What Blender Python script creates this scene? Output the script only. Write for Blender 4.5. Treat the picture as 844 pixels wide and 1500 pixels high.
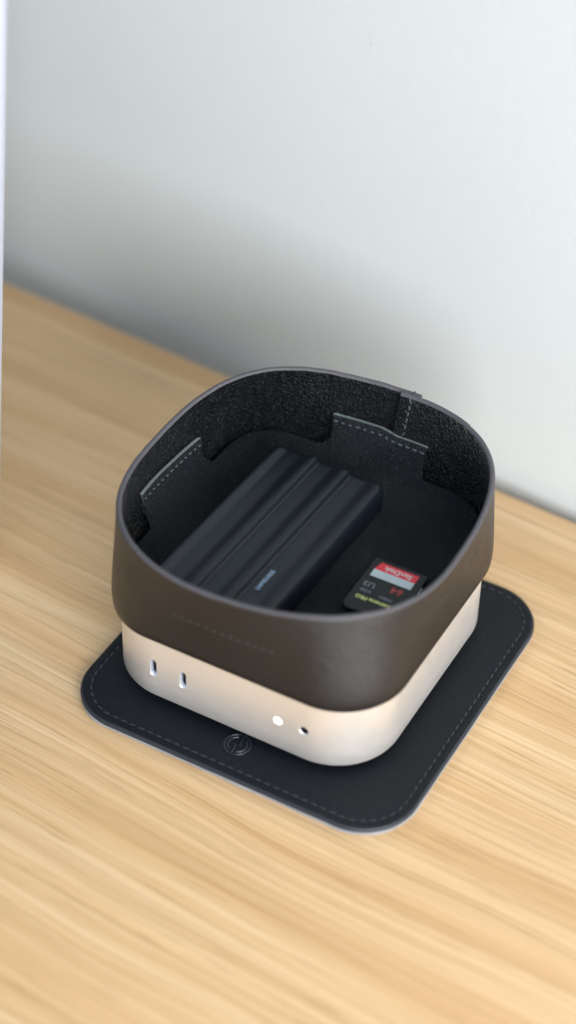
import bpy, bmesh, math, random
from mathutils import Vector, Matrix, noise
random.seed(7)
for o in list(bpy.data.objects): bpy.data.objects.remove(o)
S = bpy.context.scene
COL = S.collection
MM = 0.001

# ------------------------------------------------------------------ camera
cam_d = bpy.data.cameras.new('camera')
cam = bpy.data.objects.new('camera', cam_d); COL.objects.link(cam)
Cp = Vector((289.887, -558.339, 629.830)) * MM
Rv = Vector((0.8731, 0.4871, 0.0202)); Fv = Vector((-0.354, 0.662, -0.6602)).normalized()
Rv = (Rv - Fv * Rv.dot(Fv)).normalized(); Uv = Rv.cross(Fv)
cam.matrix_world = Matrix(((Rv.x, Uv.x, -Fv.x, Cp.x), (Rv.y, Uv.y, -Fv.y, Cp.y), (Rv.z, Uv.z, -Fv.z, Cp.z), (0, 0, 0, 1)))
cam_d.sensor_fit = 'HORIZONTAL'; cam_d.sensor_width = 24; cam_d.lens = 24 * 3007.85 / 844
cam_d.clip_start = 0.02; cam_d.clip_end = 20
cam_d.dof.use_dof = True; cam_d.dof.focus_distance = 0.862; cam_d.dof.aperture_fstop = 3.8
S.camera = cam

# ------------------------------------------------------------------ world and lamps (indoor close-up by a window)
W = bpy.data.worlds.new('World'); S.world = W; W.use_nodes = True
W.node_tree.nodes['Background'].inputs[0].default_value = (0.64, 0.84, 1.0, 1)
W.node_tree.nodes['Background'].inputs[1].default_value = 0.52
def area(name, loc, target, sx, sy, power, col):
    l = bpy.data.lights.new(name, 'AREA'); l.shape = 'RECTANGLE'; l.size = sx; l.size_y = sy
    l.energy = power; l.color = col
    o = bpy.data.objects.new(name, l); COL.objects.link(o); o.location = loc
    o.rotation_euler = (Vector(target) - Vector(loc)).to_track_quat('-Z', 'Y').to_euler()
    return o
area('window_light', (1.17, -0.96, 0.52), (0, 0, 0.03), 1.3, 0.85, 41, (0.965, 0.98, 1.0))
area('ceiling_light', (0.4, -0.7, 2.2), (0, 0, 0), 1.6, 1.6, 9, (0.80, 0.90, 1.0))
S.view_settings.view_transform = 'Standard'; S.view_settings.look = 'None'
S.view_settings.gamma = 1; S.view_settings.use_curve_mapping = False
S.view_settings.exposure = 0.14

# ------------------------------------------------------------------ material helpers
class NT:
    def __init__(s, name):
        s.m = bpy.data.materials.new(name); s.m.use_nodes = True
        s.t = s.m.node_tree; s.b = s.t.nodes['Principled BSDF']
    def n(s, typ, **kw):
        x = s.t.nodes.new(typ)
        for k, v in kw.items():
            if k.startswith('i_'):
                key = k[2:]
                if key.isdigit(): key = int(key)
                else: key = key.replace('_', ' ')
                x.inputs[key].default_value = v
            else: setattr(x, k, v)
        return x
    def l(s, a, b): s.t.links.new(a, b)
    def coord(s, scale=(1, 1, 1), rot=(0, 0, 0), loc=(0, 0, 0), src='Object'):
        c = s.n('ShaderNodeTexCoord'); mp = s.n('ShaderNodeMapping')
        mp.inputs['Scale'].default_value = scale; mp.inputs['Rotation'].default_value = rot; mp.inputs['Location'].default_value = loc
        s.l(c.outputs[src], mp.inputs['Vector']); return mp.outputs[0]
    def noise(s, vec, scale, detail=3, rough=.5, dist=0):
        x = s.n('ShaderNodeTexNoise'); x.inputs['Scale'].default_value = scale; x.inputs['Detail'].default_value = detail
        x.inputs['Roughness'].default_value = rough; x.inputs['Distortion'].default_value = dist
        s.l(vec, x.inputs['Vector']); return x.outputs['Fac']
    def ramp(s, fac, stops):
        x = s.n('ShaderNodeValToRGB'); e = x.color_ramp.elements
        while len(e) > 1: e.remove(e[-1])
        e[0].position = stops[0][0]; e[0].color = tuple(stops[0][1]) + (1,)
        for p, c in stops[1:]:
            q = e.new(p); q.color = tuple(c) + (1,)
        s.l(fac, x.inputs[0]); return x.outputs[0]
    def val(s, fac, p0, p1, v0=0., v1=1.):
        x = s.n('ShaderNodeMapRange'); x.inputs[1].default_value = p0; x.inputs[2].default_value = p1
        x.inputs[3].default_value = v0; x.inputs[4].default_value = v1
        s.l(fac, x.inputs[0]); return x.outputs[0]
    def math(s, op, a, b=None):
        x = s.n('ShaderNodeMath', operation=op)
        for i, v in enumerate((a, b)):
            if v is None: continue
            if isinstance(v, (int, float)): x.inputs[i].default_value = v
            else: s.l(v, x.inputs[i])
        return x.outputs[0]
    def mix(s, fac, a, b, blend='MIX'):
        x = s.n('ShaderNodeMix', data_type='RGBA', blend_type=blend)
        for i, v in ((0, fac), (6, a), (7, b)):
            if isinstance(v, (int, float)): x.inputs[i].default_value = v
            elif isinstance(v, tuple): x.inputs[i].default_value = v + (1,)
            else: s.l(v, x.inputs[i])
        return x.outputs[2]
    def bump(s, h, strength, dist, nrm=None):
        x = s.n('ShaderNodeBump'); x.inputs['Strength'].default_value = strength; x.inputs['Distance'].default_value = dist
        s.l(h, x.inputs['Height'])
        if nrm is not None: s.l(nrm, x.inputs['Normal'])
        return x.outputs[0]
    def set(s, **kw):
        for k, v in kw.items():
            k = k.replace('_', ' ')
            if isinstance(v, (int, float)): s.b.inputs[k].default_value = v
            elif isinstance(v, tuple): s.b.inputs[k].default_value = v + (1,) if len(v) == 3 else v
            else: s.l(v, s.b.inputs[k])
        return s.m

def mat_oak():
    t = NT('oak_veneer')
    base = t.coord((1, 1, 1))
    wob = t.noise(t.coord((2.2, 9, 1)), 1.0, 3, .5)
    # bend the grain slightly
    sep = t.n('ShaderNodeSeparateXYZ'); t.l(base, sep.inputs[0])
    y2 = t.math('ADD', sep.outputs[1], t.math('MULTIPLY', t.math('SUBTRACT', wob, .5), .035))
    cmb = t.n('ShaderNodeCombineXYZ'); t.l(sep.outputs[0], cmb.inputs[0]); t.l(y2, cmb.inputs[1])
    def st(sx, sy, off=0):
        mp = t.n('ShaderNodeMapping'); mp.inputs['Scale'].default_value = (sx, sy, 1); mp.inputs['Location'].default_value = (off, off * 1.7, off)
        t.l(cmb.outputs[0], mp.inputs['Vector']); return mp.outputs[0]
    broad = t.noise(st(1.6, 40, 3), 1.0, 3, .55)
    band = t.noise(st(1.5, 240, 1.3), 1.0, 5, .68, .05)
    fine = t.noise(st(3.2, 620, 5), 1.0, 4, .7)
    pore = t.noise(st(30, 1350, 9), 1.0, 2, .5)
    mask = t.noise(st(3, 170, 12), 1.0, 2, .5)
    col = t.ramp(broad, [(.28, (.70, .415, .195)), (.5, (.80, .518, .270)), (.72, (.85, .590, .340))])
    col = t.mix(t.val(band, .44, .68, 0, .55), col, t.ramp(fine, [(.3, (.52, .29, .125)), (.7, (.64, .40, .195))]))
    col = t.mix(t.val(band, .50, .30, 0, .35), col, (.80, .62, .40))
    col = t.mix(t.val(fine, .48, .74, 0, .55), col, (.40, .215, .085))
    pm = t.math('MULTIPLY', t.val(pore, .60, .66, 0, 1), t.val(mask, .40, .60, .12, .50))
    gl = t.noise(st(.8, 85, 21), 1.0, 4, .6); gl = t.math('ABSOLUTE', t.math('SUBTRACT', gl, .5))
    col = t.mix(t.math('MULTIPLY', t.val(gl, 0, .03, .50, 0), t.val(mask, .35, .6, .3, 1)), col, (.50, .27, .105))
    fine2 = t.noise(st(9, 1900, 15), 1.0, 3, .6)
    col = t.mix(t.val(fine2, .50, .72, 0, .42), col, (.46, .27, .115))
    col = t.mix(pm, col, (.30, .15, .055))
    h = t.math('SUBTRACT', t.math('MULTIPLY', fine, .5), pm)
    return t.set(Base_Color=col, Roughness=t.val(fine, .3, .7, .40, .52), Normal=t.bump(h, .25, .0003), Specular_IOR_Level=.4)

def mat_wall():
    t = NT('painted_wall')
    c = t.coord()
    n1 = t.noise(c, 450, 4, .6); n2 = t.noise(c, 5, 3, .5); n3 = t.noise(c, 120, 3, .55)
    col = t.mix(n2, (.600, .632, .628), (.638, .665, .658))
    # two faint scuffs rubbed into the paint
    def scuff(x, z, rx, rz, rot, thr):
        mp = t.n('ShaderNodeMapping', vector_type='TEXTURE'); cc = t.n('ShaderNodeTexCoord'); t.l(cc.outputs['Object'], mp.inputs[0])
        mp.inputs['Location'].default_value = (x, 0, z); mp.inputs['Rotation'].default_value = (0, rot, 0); mp.inputs['Scale'].default_value = (rx, 1, rz)
        g = t.n('ShaderNodeTexGradient', gradient_type='SPHERICAL')
        sp = t.n('ShaderNodeSeparateXYZ'); t.l(mp.outputs[0], sp.inputs[0]); cb = t.n('ShaderNodeCombineXYZ')
        t.l(sp.outputs[0], cb.inputs[0]); t.l(sp.outputs[2], cb.inputs[2]); t.l(cb.outputs[0], g.inputs[0])
        nn = t.noise(t.coord((1, 1, .35)), 900, 3, .6)
        return t.math('MULTIPLY', t.val(g.outputs['Fac'], 0, .5), t.val(nn, thr, thr + .12))
    for a in ((-.0610, .1985, .0026, .0125, .18, .50), (-.0575, .2140, .0016, .005, .3, .52), (-.030, .165, .008, .0018, .2, .56), (.018, .190, .0014, .006, -.1, .54)):
        col = t.mix(t.math('MULTIPLY', scuff(*a), .30), col, (.40, .42, .43))
    h = t.math('ADD', t.math('MULTIPLY', n1, .3), n3)
    return t.set(Base_Color=col, Roughness=.62, Normal=t.bump(h, .35, .0006))

def mat_leather(name, c0, c1, cell, strength, rough, dist=.0004, smooth=.0, sheen=0.0, spec=.5, wr=0):
    t = NT(name); c = t.coord()
    wn = t.noise(c, 260, 2, .5)
    mp = t.n('ShaderNodeVectorMath', operation='ADD'); sc = t.n('ShaderNodeVectorMath', operation='SCALE')
    x = t.n('ShaderNodeTexNoise'); x.inputs['Scale'].default_value = 220; t.l(c, x.inputs['Vector'])
    t.l(x.outputs['Color'], sc.inputs[0]); sc.inputs['Scale'].default_value = .0016
    t.l(c, mp.inputs[0]); t.l(sc.outputs[0], mp.inputs[1])
    v = t.n('ShaderNodeTexVoronoi', feature='DISTANCE_TO_EDGE'); v.inputs['Scale'].default_value = 1000 / cell; t.l(mp.outputs[0], v.inputs['Vector'])
    v2 = t.n('ShaderNodeTexVoronoi', feature='DISTANCE_TO_EDGE'); v2.inputs['Scale'].default_value = 2300 / cell; t.l(mp.outputs[0], v2.inputs['Vector'])
    e1 = t.val(v.outputs['Distance'], 0, .22); e2 = t.val(v2.outputs['Distance'], 0, .22)
    fine = t.noise(c, 2600, 3, .6); big = t.noise(c, 45, 3, .5)
    h = t.math('ADD', t.math('ADD', t.math('MULTIPLY', e1, .6), t.math('MULTIPLY', e2, .25)), t.math('MULTIPLY', fine, .25))
    h = t.math('ADD', h, t.math('MULTIPLY', big, .9))
    if wr:
        w1 = t.noise(t.coord((1, 1, .45)), 330, 3, .55, .6); w1 = t.math('ABSOLUTE', t.math('SUBTRACT', w1, .5))
        h = t.math('ADD', h, t.math('MULTIPLY', t.val(w1, 0, .07), wr * .5))
    col = t.mix(big, c0, c1)
    col = t.mix(t.math('MULTIPLY', t.math('SUBTRACT', 1.0, e1), .35), col, tuple(k * .55 for k in c0))
    return t.set(Base_Color=col, Roughness=t.val(t.math('ADD', fine, big), .7, 1.3, rough - .07, rough + .08), Normal=t.bump(h, strength, dist),
                 Sheen_Weight=sheen, Sheen_Roughness=.4, Specular_IOR_Level=spec)

def mat_plain(name, col, rough, metal=0, var=.06, nscale=900, bump=0.1, bd=.0001, **kw):
    t = NT(name); c = t.coord(); n = t.noise(c, nscale, 3, .6); b = t.noise(c, nscale / 20, 2, .5)
    cc = t.mix(n, tuple(k * (1 - var) for k in col), tuple(min(1, k * (1 + var)) for k in col))
    return t.set(Base_Color=cc, Roughness=t.val(b, .3, .7, rough - .03, rough + .03), Metallic=float(metal), Normal=t.bump(n, bump, bd), **kw)

OAK = mat_oak(); WALL = mat_wall()
L_IN = mat_leather('pebbled_black_leather', (.0050, .0058, .0070), (.0085, .0095, .0112), 2.3, 1.0, .31, .0042, spec=.85, wr=1.6)
L_FLOOR = mat_leather('soft_black_leather', (.0165, .0185, .0235), (.0235, .0260, .0325), 1.4, 1.0, .38, .0024, spec=.75)
L_OUT = mat_leather('smooth_umber_leather', (.0045, .0050, .0070), (.0082, .0085, .0108), 1.0, .40, .35, .0004, spec=.66)
L_MAT = mat_leather('smooth_navy_black_leather', (.0030, .0042, .0070), (.0052, .0066, .0100), .9, .45, .48, .0005, spec=.22)
L_RAW = mat_plain('raw_burnished_edge', (.075, .067, .075), .55, 0, .35, 1500, .5, .0003)
L_MIDRAW = mat_plain('raw_greygreen_cut_edge', (.20, .225, .21), .8, 0, .5, 1800, .7, .0004)
L_MATEDGE = mat_plain('dark_painted_mat_edge', (.018, .021, .028), .5, 0, .35, 1500, .5, .0003)
BACKING = mat_plain('pale_grey_backing', (.30, .30, .31), .75, 0, .35, 1500, .5, .0003)
THREAD = mat_plain('blue_black_thread', (.022, .027, .033), .55, 0, .25, 3000, .4, .0002)
THREAD_IN = mat_plain('grey_green_thread', (.085, .11, .115), .6, 0, .3, 3000, .4, .0002)
THREAD_OUT = mat_plain('umber_thread', (.075, .072, .072), .6, 0, .25, 3000, .4, .0002)
HOLE = mat_plain('needle_hole', (.01, .009, .009), .8)
ALU = mat_plain('bead_blasted_aluminium', (.89, .845, .80), .40, .70, .02, 5000, .04, .00003)
ALU_BRIGHT = mat_plain('polished_chamfer', (.62, .66, .74), .35, .6, .01, 3000, .02, .00002)
DARK = mat_plain('dark_plastic', (.012, .012, .016), .5)
PORT = mat_plain('black_port_interior', (.006, .006, .012), .5)
RUBBER = mat_plain('matte_rubber_shell', (.0042, .0068, .0115), .42, 0, .15, 2500, .25, .00012, Specular_IOR_Level=.42)
INK_BLUE = mat_plain('pale_blue_ink', (.24, .34, .45), .5)
CARD = mat_plain('black_card_plastic', (.0035, .0035, .004), .6)
RED = mat_plain('red_label_ink', (.72, .025, .04), .42); WHITE = mat_plain('grey_white_label_ink', (.50, .55, .57), .45)
INK_W = mat_plain('white_ink', (.68, .62, .62), .5); YEL = mat_plain('yellow_ink', (.62, .60, .20), .5)
GREY = mat_plain('grey_ink', (.16, .18, .20), .5); DRED = mat_plain('dark_red_ink', (.36, .035, .035), .5)
GOLD = mat_plain('gold_contact', (.8, .6, .25), .3, 1)
SILVER = mat_plain('silver_monitor_shell', (.62, .64, .72), .42, .3, .02, 4000, .03, .00003)
GLASS = mat_plain('dark_screen_glass', (.01, .01, .012), .12)
EMB = mat_plain('burnished_emblem', (.018, .024, .032), .34, 0, .2, 2000, .2, .0001, Specular_IOR_Level=.6)
def mat_led():
    t = NT('lit_white_led'); return t.set(Base_Color=(1., 1., 1.), Emission_Color=(1., .99, .97), Emission_Strength=3.2)
LED = mat_led()

# ------------------------------------------------------------------ object helpers
def mk(name, verts, faces, mats, parent=None, fm=None, smooth=False, kind=None, sharp=None):
    me = bpy.data.meshes.new(name)
    me.from_pydata([tuple(c * MM for c in v) for v in verts], [], faces)
    for m in (mats if isinstance(mats, (list, tuple)) else [mats]): me.materials.append(m)
    if fm:
        for p, i in zip(me.polygons, fm): p.material_index = i
    bm = bmesh.new(); bm.from_mesh(me); bmesh.ops.recalc_face_normals(bm, faces=bm.faces); bm.to_mesh(me); bm.free()
    if smooth:
        for p in me.polygons: p.use_smooth = True
        me.set_sharp_from_angle(angle=math.radians(sharp or 40))
    o = bpy.data.objects.new(name, me); COL.objects.link(o)
    if parent: o.parent = parent
    if kind: o['kind'] = kind
    return o
def thing(name, label, cat, loc=(0, 0, 0), rz=0, group=None):
    o = bpy.data.objects.new(name, None); COL.objects.link(o); o.empty_display_size = .01
    o.location = Vector(loc) * MM; o.rotation_euler = (0, 0, rz); o['label'] = label; o['category'] = cat
    if group: o['group'] = group
    return o
def rr(a, b, r, n=14, cx=0, cy=0):
    P = []
    for sx, sy, t0 in ((1, 1, 0), (-1, 1, 90), (-1, -1, 180), (1, -1, 270)):
        for k in range(n + 1):
            t = math.radians(t0 + 90 * k / n); P.append((cx + sx * (a - r) + r * math.cos(t), cy + sy * (b - r) + r * math.sin(t)))
    return P
def loft(rings, cap0=True, cap1=True):
    """rings: lists of equally many 3-D points"""
    n = len(rings[0]); V = [p for r in rings for p in r]; Fc = []
    for k in range(len(rings) - 1):
        for i in range(n):
            j = (i + 1) % n; Fc.append((k * n + i, k * n + j, (k + 1) * n + j, (k + 1) * n + i))
    if cap0: Fc.append(tuple(reversed(range(n))))
    if cap1: Fc.append(tuple(range((len(rings) - 1) * n, len(rings) * n)))
    return V, Fc
def rrslab(a, b, r, zs, insets, cx=0, cy=0, n=14):
    return loft([[(x, y, z) for x, y in rr(a - i, b - i, max(r - i, .05), n, cx, cy)] for z, i in zip(zs, insets)])
def merge(parts):
    V = []; Fc = []
    for v, f in parts:
        o = len(V); V += v; Fc += [tuple(i + o for i in q) for q in f]
    return V, Fc
def box(c, h, ax=(1, 0, 0), ay=(0, 1, 0)):
    """box as a little rounded pill-like lozenge: 8 corners plus pinched ends along ax"""
    c = Vector(c); ax = Vector(ax).normalized(); ay = Vector(ay); ay = (ay - ax * ay.dot(ax)).normalized(); az = ax.cross(ay)
    V = []
    for u, s in ((-1, .45), (-.6, 1), (.6, 1), (1, .45)):
        for vy, vz in ((-1, -1), (1, -1), (1, 1), (-1, 1)):
            V.append(tuple(c + ax * h[0] * u + ay * h[1] * vy * s + az * h[2] * vz * s))
    Fc = [(3, 2, 1, 0), (12, 13, 14, 15)]
    for k in range(3):
        for i in range(4):
            j = (i + 1) % 4; Fc.append((k * 4 + i, k * 4 + j, k * 4 + 4 + j, k * 4 + 4 + i))
    return V, Fc
def tube(P, r, n=8, flat=1.0, up=(0, 0, 1)):
    rings = []; up = Vector(up)
    for i, p in enumerate(P):
        d = (Vector(P[min(i + 1, len(P) - 1)]) - Vector(P[max(i - 1, 0)])).normalized(); s = d.cross(up).normalized(); u = s.cross(d)
        rings.append([tuple(Vector(p) + s * r * math.cos(2 * math.pi * k / n) + u * r * flat * math.sin(2 * math.pi * k / n)) for k in range(n)])
    return loft(rings)
def text(name, body, size, mat, parent, loc, rot, depth=.12, spacing=1.0, sx=1.0, align='CENTER', bold=0):
    cu = bpy.data.curves.new(name, 'FONT'); cu.body = body; cu.size = size * MM; cu.extrude = depth * MM; cu.align_x = align; cu.align_y = 'CENTER'
    cu.space_character = spacing; cu.offset = bold * MM; cu.resolution_u = 2
    tmp = bpy.data.objects.new('tmp', cu); COL.objects.link(tmp)
    dg = bpy.context.evaluated_depsgraph_get(); me = bpy.data.meshes.new_from_object(tmp.evaluated_get(dg))
    bpy.data.objects.remove(tmp); me.name = name
    me.materials.clear(); me.materials.append(mat)
    M = Matrix.Translation(Vector(loc) * MM) @ rot.to_4x4() @ Matrix.Diagonal((sx, 1, 1, 1)); me.transform(M)
    o = bpy.data.objects.new(name, me); COL.objects.link(o); o.parent = parent
    return o
def apply_mods(o):
    dg = bpy.context.evaluated_depsgraph_get(); me = bpy.data.meshes.new_from_object(o.evaluated_get(dg)); o.modifiers.clear(); o.data = me

# ------------------------------------------------------------------ setting: desk and wall
WA = -0.0714
def wallpt(x, off=0):  # point on the wall line
    return (x * math.cos(WA) - off * math.sin(WA) * -1 * 0 - off * math.sin(WA), 141.3 + x * math.sin(WA) + off * math.cos(WA))
desk_t = 26
V, Fc = rrslab(950, 400, 3, (-desk_t, -desk_t + 1.5, -1.2, -.35, 0), (1.5, 0, 0, .35, 1.2), n=4)
desk = mk('desk', V, Fc, OAK, smooth=True)
desk.location = Vector((math.sin(WA) * 402, 141.3 - math.cos(WA) * 402, 0)) * MM; desk.rotation_euler = (0, 0, WA)
desk['label'] = 'pale oak veneer desktop with long grain running along the wall'; desk['category'] = 'desk'; desk['kind'] = 'structure'
V = []; Fc = []
V, Fc = loft([[(x, y, z) for x, y in ((-1600, 0), (1600, 0), (1600, 80), (-1600, 80))] for z in (-719, 1500)])
wall = mk('wall', V, Fc, WALL); wall.location = (0, .1413 + .0105, 0); wall.rotation_euler = (0, 0, WA - .048); wall['kind'] = 'structure'
wall['label'] = 'smooth pale grey painted wall behind the desk with faint scuffs'

V, Fc = loft([[(x, y, z) for x, y in ((-1600, -2000), (1600, -2000), (1600, 320), (-1600, 320))] for z in (-760, -720)])
fl0 = mk('floor', V, Fc, mat_plain('grey_floor', (.16, .14, .12), .6)); fl0['kind'] = 'structure'
fl0['label'] = 'dark floor under the desk'
# ------------------------------------------------------------------ leather mat
MX, MY, MA, MB_, MR = 7.3, -4.7, 77.5, 79.0, 24.3
mat = thing('desk_mat', 'square black leather mat with rounded corners and stitched border under the metal box', 'mat', (MX, MY, 0))
def wob(P, z, amp, seed):
    return [(x + amp * noise.noise(Vector((x * .09 + seed, y * .09, z))), y + amp * noise.noise(Vector((x * .09, y * .09 + seed, z + 9))), z) for x, y in P]
NB = 60
def ring(i, z, amp=.25, seed=0): 
    P = rr(MA - i, MB_ - i, MR - i, 40); Q = []
    for k in range(len(P)):   # subdivide straights
        a = P[k]; b = P[(k + 1) % len(P)]; d = math.dist(a, b); m = max(1, int(d / 3))
        for s in range(m): Q.append((a[0] + (b[0] - a[0]) * s / m, a[1] + (b[1] - a[1]) * s / m))
    return Q
base_pts = ring(0, 0)
def insetpts(i):
    # inset along outward normals of the base outline
    out = []; n = len(base_pts)
    for k in range(n):
        a = Vector(base_pts[k - 1]); b = Vector(base_pts[(k + 1) % n]); d = (b - a).normalized(); nn = Vector((d.y, -d.x))
        out.append((base_pts[k][0] - nn.x * i, base_pts[k][1] - nn.y * i))
    return out
V, Fc = loft([wob(insetpts(.5), .02, .3, 3), wob(insetpts(.15), .5, .35, 3), wob(insetpts(.1), 1.3, .35, 3), wob(insetpts(.4), 1.6, .3, 3)])
mk('backing_layer', V, Fc, BACKING, mat, smooth=True)
V, Fc = loft([wob(insetpts(.75), 1.55, .2, 8), wob(insetpts(.3), 1.7, .2, 8), wob(insetpts(0), 2.3, .15, 5), wob(insetpts(.0), 3.0, .15, 5), wob(insetpts(.35), 3.55, .12, 5), wob(insetpts(.9), 3.88, .1, 5), wob(insetpts(1.9), 4.0, .05, 5),
              wob(insetpts(3.5), 4.0, 0, 5), wob(insetpts(4.25), 3.68, 0, 5), wob(insetpts(4.75), 3.68, 0, 5), wob(insetpts(5.5), 4.0, 0, 5), wob(insetpts(14), 4.0, 0, 5)])
n = len(base_pts); nf = len(Fc) - 2
fm = [1 if k // n < 5 else 0 for k in range(nf)] + [0, 0]
mk('leather_layer', V, Fc, [L_MAT, L_MATEDGE], mat, fm=fm, smooth=True)
# stitches run in the pressed groove
def walk(P, step):
    out = []; acc = 0; n = len(P)
    for k in range(n):
        a = Vector(P[k]); b = Vector(P[(k + 1) % n]); L = (b - a).length; s = acc
        while s < L:
            out.append((a + (b - a) * (s / L), (b - a).normalized())); s += step
        acc = s - L
    return out
st = []
for p, d in walk(insetpts(4.5), 4.25):
    d2 = Vector((d.x * math.cos(.10) - d.y * math.sin(.10), d.x * math.sin(.10) + d.y * math.cos(.10), 0))
    st.append(box((p.x, p.y, 3.9 + random.uniform(-.05, .03)), (1.35 + random.uniform(-.12, .1), .36, .24), d2))
mk('stitching', *merge(st), THREAD, mat, smooth=True, kind='stuff')
hl = []
for p, d in walk(insetpts(4.5), 4.25):
    q = p + d * 2.12
    hl.append(loft([[(q.x + .42 * math.cos(a * math.pi / 4), q.y + .42 * math.sin(a * math.pi / 4), z) for a in range(8)] for z in (3.5, 3.76)]))
mk('needle_holes', *merge(hl), HOLE, mat, kind='stuff')
# embossed emblem: two rings split by a jagged bolt
lx, ly = 6.6 - MX, -66.8 - MY
em = []
def arc(r, a0, a1, w=.26):
    m = max(6, int(abs(a1 - a0) / 8)); P = [(lx + r * math.cos(math.radians(a0 + (a1 - a0) * k / m)), ly + r * math.sin(math.radians(a0 + (a1 - a0) * k / m)), 4.0) for k in range(m + 1)]
    em.append(tube(P, w, 8, .6))
arc(5.5, -78, 80); arc(5.5, 102, 258); arc(4.0, -70, 62, .30); arc(4.0, 110, 240, .30)
em.append(tube([(lx + x, ly + y, 4.0) for x, y in ((.4, 6.0), (.62, 3), (.85, .15))], .26, 8, .6))
em.append(tube([(lx + x, ly + y, 4.0) for x, y in ((-.4, -.6), (-.15, -3), (.05, -5.8))], .26, 8, .6))
em.append(tube([(lx + x, ly + y, 4.0) for x, y in ((.85, .15), (1.9, .1))], .2, 8, .6)); em.append(tube([(lx + x, ly + y, 4.0) for x, y in ((-.4, -.6), (-1.7, -.3))], .2, 8, .6))
mk('embossed_emblem', *merge(em), EMB, mat, smooth=True)

# ------------------------------------------------------------------ small aluminium computer
pc = thing('mini_computer', 'squat silver aluminium box computer with rounded corners standing on the leather mat', 'computer', (0, 0, 4))
Z0 = 3.0; H = 50
V, Fc = rrslab(63.5, 63.5, 28.3, (Z0 + .0, Z0 + .25, Z0 + .8, Z0 + 1.7, Z0 + 8, Z0 + H - 8, Z0 + H - 1.2, Z0 + H - .3, Z0 + H), (2.6, 1.3, .45, 0, 0, 0, 0, .35, 1.2), n=24)
body = mk('body', V, Fc, ALU, pc, smooth=True)
def cutter(rings):
    v, f = loft(rings); return mk('cut', v, f, ALU)
def stad(cx, z, w, h, y, m=10):   # vertical stadium in the x-z plane
    P = []
    for k in range(m + 1): t = math.pi * k / m; P.append((cx + w / 2 * math.cos(t), y, z + (h - w) / 2 + w / 2 * math.sin(t)))
    for k in range(m + 1): t = math.pi + math.pi * k / m; P.append((cx + w / 2 * math.cos(t), y, z - (h - w) / 2 + w / 2 * math.sin(t)))
    return P
PZ = 19.9
ports = ((-35.5, 2.7, 8.9), (-21.3, 2.7, 8.9)); jack = (35.1, 3.8, 3.8); led = (23.2, 3.4, 3.4)
for cx, w, h in ports + (jack, led):
    c = cutter([stad(cx, PZ + (0.6 if cx > 30 else 0), w + .9, h + .9, -64.0), stad(cx, PZ + (0.6 if cx > 30 else 0), w + .5, h + .5, -63.5), stad(cx, PZ + (0.6 if cx > 30 else 0), w, h, -63.15), stad(cx, PZ + (0.6 if cx > 30 else 0), w, h, -55)])
    c.parent = pc
    md = body.modifiers.new('b', 'BOOLEAN'); md.operation = 'DIFFERENCE'; md.object = c; md.solver = 'EXACT'
bpy.context.view_layer.update(); apply_mods(body)
for o in [o for o in COL.objects if o.name.startswith('cut')]: bpy.data.objects.remove(o)
for p in body.data.polygons: p.use_smooth = True
body.data.set_sharp_from_angle(angle=math.radians(35))
def cup(name, cx, w, h, z, mats, dp=2.0):
    # liner with a bright rim, black walls, plus floor
    rings = [stad(cx, z, w + .55, h + .55, -63.47), stad(cx, z, w - .05, h - .05, -63.1), stad(cx, z, w - .1, h - .1, -63.1 + dp), stad(cx, z, w - .2, h - .2, -63.0 + dp), stad(cx, z, w - .5, h - .5, -57)]
    v, f = loft(rings, cap0=False, cap1=True); n = len(rings[0])
    return mk(name, v, f, mats, pc, fm=[0] * (2 * n) + [1] * (2 * n) + [1], smooth=True)
for cx, w, h in ports:
    c = cup('usb_port', cx, w, h, PZ, [ALU_BRIGHT, PORT])
    v, f = loft([stad(cx, PZ, .8, 6.4, y) for y in (-60.9, -58)]); mk('port_tongue', v, f, DARK, c)
cup('headphone_jack', jack[0], jack[1], jack[2], PZ + .6, [ALU_BRIGHT, PORT], .25)
v, f = loft([stad(led[0], PZ, 3.5, 3.5, -63.42), stad(led[0], PZ, 3.5, 3.5, -60)]); mk('status_light', v, f, LED, pc)
v, f = loft([[(50 * math.cos(a * math.pi / 32), 50 * math.sin(a * math.pi / 32), z) for a in range(64)] for z in (0.02, Z0 + .3)]); mk('round_foot', v, f, DARK, pc, smooth=True)
v, f = rrslab(30, 30, 13, (Z0 + H - .05, Z0 + H + .02), (0, 0)); 

# ------------------------------------------------------------------ leather tray
HR = [70.68892574981543, 0.07798886279379831, 1.0340261890371831, -1.1181658475839407, 2.7894436897384423, -1.371444565072297, -1.2391038624262174, 0.518347423436501, -1.0343962457660116, 89.53743416283963, -2.998041212480695, 3.7838968095381618, -1.4084619934529078, -1.9152418891821166, -1.3779759783210808]
def rim(t):
    n = 2.6; r0 = (abs(math.cos(t)) ** n + abs(math.sin(t)) ** n) ** (-1 / n); r = HR[0] * r0
    for k, m in enumerate((1, 2, 3, 4)): r += HR[1 + 2 * k] * math.cos(m * t) + HR[2 + 2 * k] * math.sin(m * t)
    z = HR[9] + HR[10] * math.cos(t) + HR[11] * math.sin(t) + HR[12] * math.cos(2 * t) + HR[13] * math.sin(2 * t) + HR[14] * math.cos(4 * t)
    return r, z
def rrad(t, a, r):
    c, s = abs(math.cos(t)), abs(math.sin(t))
    if s < c and a / c * s <= a - r: return a / c
    if c <= s and a / s * c <= a - r: return a / s
    k = a - r; b = k * (c + s); return b + math.sqrt(max(0, b * b - 2 * k * k + r * r))
ZB = 42.4; OA = 66.4; OR = 29.5
def outer(t, z):
    r1, zr = rim(t); m = min(1, max(0, (z - 50) / (zr - 50))); m = m * .75 + .25 * m * m * (3 - 2 * m)
    return rrad(t, OA, OR) * (1 - m) + r1 * m
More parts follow.
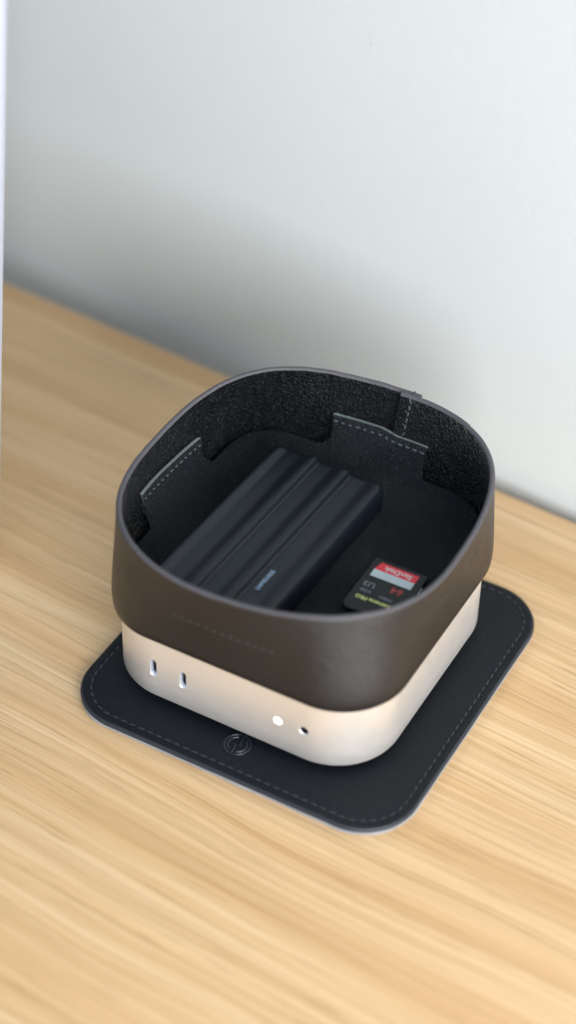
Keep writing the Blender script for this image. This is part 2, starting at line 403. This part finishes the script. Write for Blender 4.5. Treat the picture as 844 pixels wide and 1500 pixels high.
def nrm2(t, z):
    e = .01; a = outer(t - e, z); b = outer(t + e, z)
    d = Vector((b * math.cos(t + e) - a * math.cos(t - e), b * math.sin(t + e) - a * math.sin(t - e))).normalized(); return Vector((d.y, -d.x))
TH = 2.4
def wp(t, z, off):  # point off mm inward of the outer face
    r = outer(t, z); n = nrm2(t, z); return Vector((r * math.cos(t) - n.x * off, r * math.sin(t) - n.y * off, z))
tray = thing('leather_tray', 'open brown-black leather tray with rounded corners pressed over the top of the silver computer', 'tray')
TS = math.radians(85.8); TE = math.radians(79.6) - 2 * math.pi; NS = 420
def lap(t):   # extra inward offset where the strip overlaps itself
    w = ((TS - t) % (2 * math.pi)) / (TS - TE) * NS
    q = TH * 1.02 * max(0, 1 - w / 55); return q * q * (3 * TH - 2 * q) / (TH * TH) if q < TH else TH * 1.02
def lap_soft(t): return sum(lap(t + d * .012) for d in range(-4, 5)) / 9
V = []; Fc = []; fm = []
prof = []   # (kind, w) cross-section: outer from bottom to top, round over, inner down
NZ = 14
for i in range(NS + 1):
    t = TS + (TE - TS) * i / NS
    zr = rim(t)[1]; 
    inn = TH * 1.02 * max(0, 1 - i / 55) ; inn = inn * inn * (3 * TH - 2 * inn) / (TH * TH) if inn < TH else TH * 1.02
    out = .0
    jit = .22 * noise.noise(Vector((math.cos(t) * 9, math.sin(t) * 9, 2))) ; zr += jit
    if i < 30: zr += .35
    pts = []
    for k in range(NZ + 1):
        z = ZB + .5 + (zr - 1.2 - ZB - .5) * k / NZ; pts.append(wp(t, z, inn + (.25 if k == 0 else 0)))
    for a in (25, 60, 90, 120, 155):
        aa = math.radians(a); pts.append(wp(t, zr - 1.2 + 1.1 * math.sin(aa), inn + TH / 2 - TH / 2 * math.cos(aa)))
    for k in range(NZ, -1, -1):
        z = ZB + .5 + (zr - 1.2 - ZB - .5) * k / NZ; pts.append(wp(t, z, inn + TH - (.25 if k == 0 else 0)))
    pts.append(wp(t, ZB, inn + TH / 2 + .5)); pts.append(wp(t, ZB, inn + TH / 2 - .5))
    V += [tuple(p) for p in pts]
m = len(pts)
for i in range(NS):
    for k in range(m):
        k2 = (k + 1) % m
        Fc.append((i * m + k, i * m + k2, (i + 1) * m + k2, (i + 1) * m + k))
        fm.append(0 if k < NZ else (1 if k < NZ + 6 else (2 if k < NZ + 6 + NZ else 1)))
Fc.append(tuple(range(m))); fm.append(1); Fc.append(tuple(reversed(range(NS * m, NS * m + m)))); fm.append(1)
mk('tray_wall', V, Fc, [L_OUT, L_RAW, L_IN], tray, fm=fm, smooth=True, sharp=55)

# the base the floor sheet is glued to; it closes the gap down to the computer
V, Fc = loft([[(rrad(k * math.pi / 90, 63.2, 27.5) * math.cos(k * math.pi / 90), rrad(k * math.pi / 90, 63.2, 27.5) * math.sin(k * math.pi / 90), z) for k in range(180)] for z in (57.15, 57.4)])
mk('base_panel', V, Fc, L_IN, tray)
# floor sheet with four folded-up tabs
ZF = 59.0; RB = 9.0; FA = 62.0; FR = 25.0; TAB = 21.3
def tabh(side, s=0): return {0: 15.0, 1: 15.5, 2: 15.4, 3: 12.5}[side] + (.05 * s if side == 1 else 0)   # +x, +y, -x, -y
svals = [0, 4, 8, 12, 16, 19, 20.5, 21.15, 21.3] + [21.32] + [21.5, 21.9, 22.5, 23.3, 24.2, 25.3, 26.6, 28, 30] 
angs = []
for side in range(4):
    L = [-s for s in reversed(svals[1:])] + svals
    for s in L: angs.append((side * math.pi / 2 + math.atan2(s, FA), side, s))
    a0 = math.atan2(30, FA)
    for k in range(1, 14): angs.append((side * math.pi / 2 + a0 + (math.pi / 2 - 2 * a0) * k / 14, side, 99))
QL = RB * math.radians(38)
def Q(side, s):
    full = RB * math.pi / 2 + tabh(side, s) - RB; s = abs(s); fr = 6.5
    if s <= TAB + 1e-6: 
        return full - (.25 if s > TAB - .2 else 0)
    d = s - TAB - .02
    if d < fr: return QL + 1.15 * (fr - math.sqrt(fr * fr - (fr - d) ** 2))
    return QL
def sheet(t, q):
    rb = rrad(t, FA, FR); r0 = rrad(t, FA - RB, FR - RB); a = q / RB
    if a <= math.pi / 2:
        f = math.sin(a); r = r0 + (rb - r0) * f; z = ZF + RB * (1 - math.cos(a))
    else:
        z = ZF + RB + (q - RB * math.pi / 2); r = rb
    w = wp(t, z, TH + 1.75 + lap_soft(t)); wr = math.hypot(w.x, w.y)
    if z > ZF + .01:
        k = min(1, max(0, (z - ZF) / RB)); k = k * k * (3 - 2 * k); r = r + (wr - r) * k * .92 if wr > r else wr
    z += .25 * noise.noise(Vector((r * math.cos(t) * .06, r * math.sin(t) * .06, 1)))
    return (r * math.cos(t), r * math.sin(t), z)
V = []; Fc = []; nq = 16; n = len(angs)
for k in range(nq + 1):
    for t, side, s in angs: V.append(sheet(t, Q(side, s) * k / nq))
for f in (.8, .6, .4, .2):
    for t, side, s in angs:
        r = rrad(t, FA - RB, FR - RB) * f; x, y = r * math.cos(t), r * math.sin(t)
        V.append((x, y, ZF + .25 * noise.noise(Vector((x * .06, y * .06, 1)))))
V.append((0, 0, ZF))
for k in range(nq):
    for i in range(n):
        j = (i + 1) % n; Fc.append((k * n + i, k * n + j, (k + 1) * n + j, (k + 1) * n + i))
chain = [0] + [nq + 1 + k for k in range(4)]
for a, b in zip(chain[:-1], chain[1:]):
    for i in range(n):
        j = (i + 1) % n; Fc.append((b * n + i, b * n + j, a * n + j, a * n + i))
ctr = len(V) - 1; b = chain[-1]
for i in range(n): Fc.append((ctr, b * n + i, b * n + (i + 1) % n))
fl = mk('tray_floor', V, Fc, [L_FLOOR, L_MIDRAW], tray, smooth=True)
up = fl.data.polygons[len(Fc) - 1].normal.z
md = fl.modifiers.new('s', 'SOLIDIFY'); md.thickness = 1.5 * MM; md.offset = -1 if up > 0 else 1; md.material_offset_rim = 1; md.use_even_offset = False
bpy.context.view_layer.update(); apply_mods(fl)
for p in fl.data.polygons:
    p.use_smooth = True
    if p.material_index == 1 and p.center.z < (ZF + 9.0) * MM: p.material_index = 0  # low cut edges take the dark leather colour, painting in the lip's shadow
fl.data.set_sharp_from_angle(angle=math.radians(45))
# tab stitching inside, and where it comes out on the outside
for side in range(4):
    st = []; so = []; ho = []
    for k in range(13):
        s = -19.8 + 3.3 * k; t = side * math.pi / 2 + math.atan2(s, FA); z = ZF + tabh(side, s) - 3.1 + .12 * random.uniform(-1, 1)
        p = wp(t, z, TH + 1.75 + .12); n2 = nrm2(t, z); d = Vector((-n2.y, n2.x, 0))
        # the sheet reaches 92% of the way to the wall
        x, y, _ = sheet(t, Q(side, s) - 3.1); p.x, p.y = x - n2.x * .1, y - n2.y * .1
        st.append(box(p, (1.0 + random.uniform(-.3, .15), .28, .32), (d.x, d.y, random.uniform(-.1, .6)), (0, 0, 1)))
        zo = ZF + {0: 9.5, 1: 13, 2: 13, 3: 5.8}[side]
        p = wp(t, zo, -.02); so.append(box(p, (.95, .18, .14), (d.x, d.y, .1), (0, 0, 1)))
        t2 = t + .026; p = wp(t2, zo, .1); nn = nrm2(t2, zo)
        ho.append(tube([p + Vector((nn.x, nn.y, 0)) * -.3, p + Vector((nn.x, nn.y, 0)) * .14], .3, 8))
    mk('tab_stitching', *merge(st), THREAD_IN, tray, smooth=True, kind='stuff')
    mk('outer_stitching', *merge(so), THREAD_OUT, tray, smooth=True, kind='stuff')
    mk('outer_needle_holes', *merge(ho), HOLE, tray, kind='stuff')
# seam stitching down the overlap at the back
st = []; sd = []
ts = math.atan2(66, 9.3)
for k in range(6):
    z = 75.2 + 3.1 * k + random.uniform(-.3, .3); p = wp(ts, z, TH + TH * 1.0 + .08)
    st.append(box(p, (1.15, .26, .22), (random.uniform(-.5, .5), 0, 1), (1, 0, 0)))
    if k % 2: st.append(box(p + Vector((random.uniform(-1, 1), 0, 1.2)), (.5, .15, .15), (random.uniform(-1, 1), 0, .6), (1, 0, 0)))
zr = rim(ts)[1]; nn = nrm2(ts, zr)
for q in (.2, .9):
    sd.append(box(wp(ts, zr - .02, TH * (.15 + q * 1.2)), (.7, .35, .16), (nn.x, nn.y, .1)))
mk('rim_stitch', *merge(sd), THREAD, tray, smooth=True)
for yy in (15.2, 19.8):
    t = math.atan2(yy, 66); p = wp(t, 69 + (yy - 17) * .15, .0); n3 = nrm2(t, 69); n3 = Vector((n3.x, n3.y, 0))
    mk('rivet_hole', *tube([p - n3 * .4, p + n3 * .08], .75, 12), HOLE, tray)
mk('seam_stitching', *merge(st), THREAD_IN, tray, smooth=True, kind='stuff')

# ------------------------------------------------------------------ ribbed portable drive
drv = thing('portable_drive', 'black rubbery portable drive with long raised ribs lying in the leather tray', 'portable drive', (-11.4, -10.0, ZF + .35), math.radians(-2.2))
DA, DB, DR, DH = 27.6, 50.6, 6.5, 9.3
NX = 150; NY = 70
def prof_h(u):   # u 0..1 across, low flat then rounded ridge then step down
    g = [0.0, .115, .40, .685, 1.0]
    for a, b in zip(g[:-1], g[1:]):
        if u <= b + 1e-9:
            w = (u - a) / (b - a)
            if a == 0: return 1.6 - .5 * (1 - w) ** 2 - 1.75 * max(0, (w - .5) / .5) ** 2 * (3 - 2 * max(0, (w - .5) / .5))
            base = -.15 + .9 * w
            r0, r1 = (.36, .90)
            if w < r0: return base
            if w < r1:
                q = (w - r0) / (r1 - r0); return base + 1.75 * math.sin(q * math.pi * .58) ** 2
            q = (w - r1) / (1 - r1); top = -.15 + .9 * r1 + 1.75 * math.sin(math.pi * .58) ** 2
            return top + (-.2 - top) * (q * q * (3 - 2 * q)) if b < 1 else top - .9 * q * q
    return 0
V = []; Fc = []
def cut(x):
    d = DA - abs(x)
    return 0 if d > DR else DR - math.sqrt(max(0, DR * DR - (DR - d) ** 2))
rr_ = 2.6
for i in range(NX + 1):
    q = i / NX; x = -DA + 2 * DA * (.5 - .5 * math.cos(math.pi * q)) * .35 + (2 * DA * q) * .65
    x = max(-DA, min(DA, x))
    yb = DB - cut(x)
    for j in range(NY + 1):
        w = j / NY; w = .5 - .5 * math.cos(math.pi * w); y = -yb + 2 * yb * w
        # distance to rounded-rectangle border
        ax, ay = abs(x), abs(y)
        if ax > DA - DR and ay > DB - DR: d = DR - math.hypot(ax - DA + DR, ay - DB + DR)
        else: d = min(DA - ax, DB - ay)
        d = max(0, d); e = rr_ - math.sqrt(max(0, rr_ * rr_ - (rr_ - d) ** 2)) if d < rr_ else 0
        V.append((x, y, DH + prof_h((x + DA) / (2 * DA)) * min(1, .35 + d / 3) - e))
for i in range(NX):
    for j in range(NY):
        a = i * (NY + 1) + j; Fc.append((a, a + NY + 1, a + NY + 2, a + 1))
bord = [i * (NY + 1) for i in range(NX + 1)] + [NX * (NY + 1) + j for j in range(1, NY + 1)] + [i * (NY + 1) + NY for i in range(NX - 1, -1, -1)] + [j for j in range(NY - 1, 0, -1)]
nb = len(bord); o0 = len(V)
for z, s in ((5, 1.0), (1.6, 1.0), (.5, .985), (0, .955)):
    for b_ in bord: V.append((V[b_][0] * s, V[b_][1] * (1 - (1 - s) * .6), z))
for k in range(4):
    for i in range(nb):
        j = (i + 1) % nb
        A = (bord[i], bord[j]) if k == 0 else (o0 + (k - 1) * nb + i, o0 + (k - 1) * nb + j)
        Fc.append((A[0], A[1], o0 + k * nb + j, o0 + k * nb + i))
Fc.append(tuple(o0 + 3 * nb + i for i in range(nb)))
mk('rubber_shell', V, Fc, RUBBER, drv, smooth=True, sharp=60)
Rz90 = Matrix.Rotation(math.radians(90), 3, 'Z')
text('drive_lettering', 'SAMSUNG', 2.6, INK_BLUE, drv, (14.0, -26.2, DH + .62), Rz90, .12, 1.12, 1, 'CENTER', .05)

# ------------------------------------------------------------------ memory card
card = thing('memory_card', 'small black memory card with red and white label lying in the tray beside the drive', 'memory card', (42.0, -10.3, ZF + .45), math.radians(.5))
o2 = [(-12, -14.0), (-10, -16), (12, -16), (12, 15.2), (11.2, 16), (-11.2, 16), (-12, 15.2)]
def ins(P, i): return [(x * (1 - i / 12), y * (1 - i / 16)) for x, y in P]
V, Fc = loft([[(x, y, z) for x, y in ins(o2, i)] for z, i in ((0, .3), (.25, 0), (1.85, 0), (2.1, .3))])
mk('card_body', V, Fc, CARD, card, smooth=True, sharp=30)
def quad(name, x0, y0, x1, y1, z, mat, slant=0):
    v, f = loft([[(x0, y0, zz), (x1, y0, zz), (x1, y1, zz), (x0 + slant, y1, zz)] for zz in (2.07, z)]); return mk(name, v, f, mat, card)
quad('red_label_band', -9.4, 9.3, 8.8, 13.9, 2.18, RED, 1.2); quad('white_label_band', -9.4, 5.0, 8.8, 9.28, 2.18, WHITE)
v, f = loft([[(x, y, z) for x, y in ((12.02, 5), (12.3, 5), (12.3, 9), (12.02, 9))] for z in (.6, 1.4)]); mk('lock_slider', v, f, INK_W, card)
R180 = Matrix.Rotation(math.pi, 3, 'Z')
T = lambda nm, s, sz, m_, x, y, sp=1., sx=1., bold=.0: text(nm, s, sz, m_, card, (x, y, 2.2), R180, .03, sp, sx, 'CENTER', bold)
T('band_lettering', 'SanDisk', 3.6, INK_W, .4, 11.5, 1.0, 1.05, .06)
T('capacity_lettering', '64', 5.2, DRED, 4.6, 1.5, 1.0, 1.0, .12)
T('speed_lettering', 'U3', 4.0, GREY, -7.0, .0, 1.0, 1.1, .08)
T('size_lettering', 'V30', 2.6, GREY, -6.6, -4.0, 1.0, 1.2, .05)
T('small_lettering', 'MB/s', 2.4, GREY, 2.5, -4.6, 1.0, 1.2, .03)
T('top_lettering', 'Extreme PRO', 2.7, YEL, -1.4, -8.2, 1.0, 1.0, .10)

# ------------------------------------------------------------------ silver monitor whose edge shows at the left
mon = thing('monitor', 'silver monitor seen only as a pale upright edge at the far left', 'monitor', (-143.1, -19.6, 20))
tilt = Matrix.Rotation(math.radians(-8.38), 3, 'X')
def tr(v): return [tuple(tilt @ Vector(p)) for p in v]
def slab(x0, x1, y0, y1, z0, z1, rb, nm, mt):
    a, b = (x1 - x0) / 2, (z1 - z0) / 2
    P = rr(a, b, rb, 8, (x0 + x1) / 2, (z0 + z1) / 2)
    def rg(y, i): 
        return [(x, y, z) for x, z in rr(a - i, b - i, rb - i, 8, (x0 + x1) / 2, (z0 + z1) / 2)]
    v, f = loft([rg(y0, .8), rg(y0 + .8, 0), rg(y1 - .8, 0), rg(y1, .8)]); return mk(nm, tr(v), f, mt, mon, smooth=True, sharp=50)
slab(-540, 0, -11, 0, -8, 330, 6, 'shell', SILVER); slab(-532, -8, -11.6, -10.9, 0, 322, 3, 'screen', GLASS)
V, Fc = loft([[(x, y, z) for x, y in rr(60, 4, 3, 4, -270, 14)] for z in (-18, 140)]); mk('stand_arm', V, Fc, SILVER, mon, smooth=True)
V, Fc = loft([[(x, y, z) for x, y in rr(80, 50, 8, 6, -270, 20)] for z in (-19.9, -17)]); mk('stand_foot', V, Fc, SILVER, mon, smooth=True)
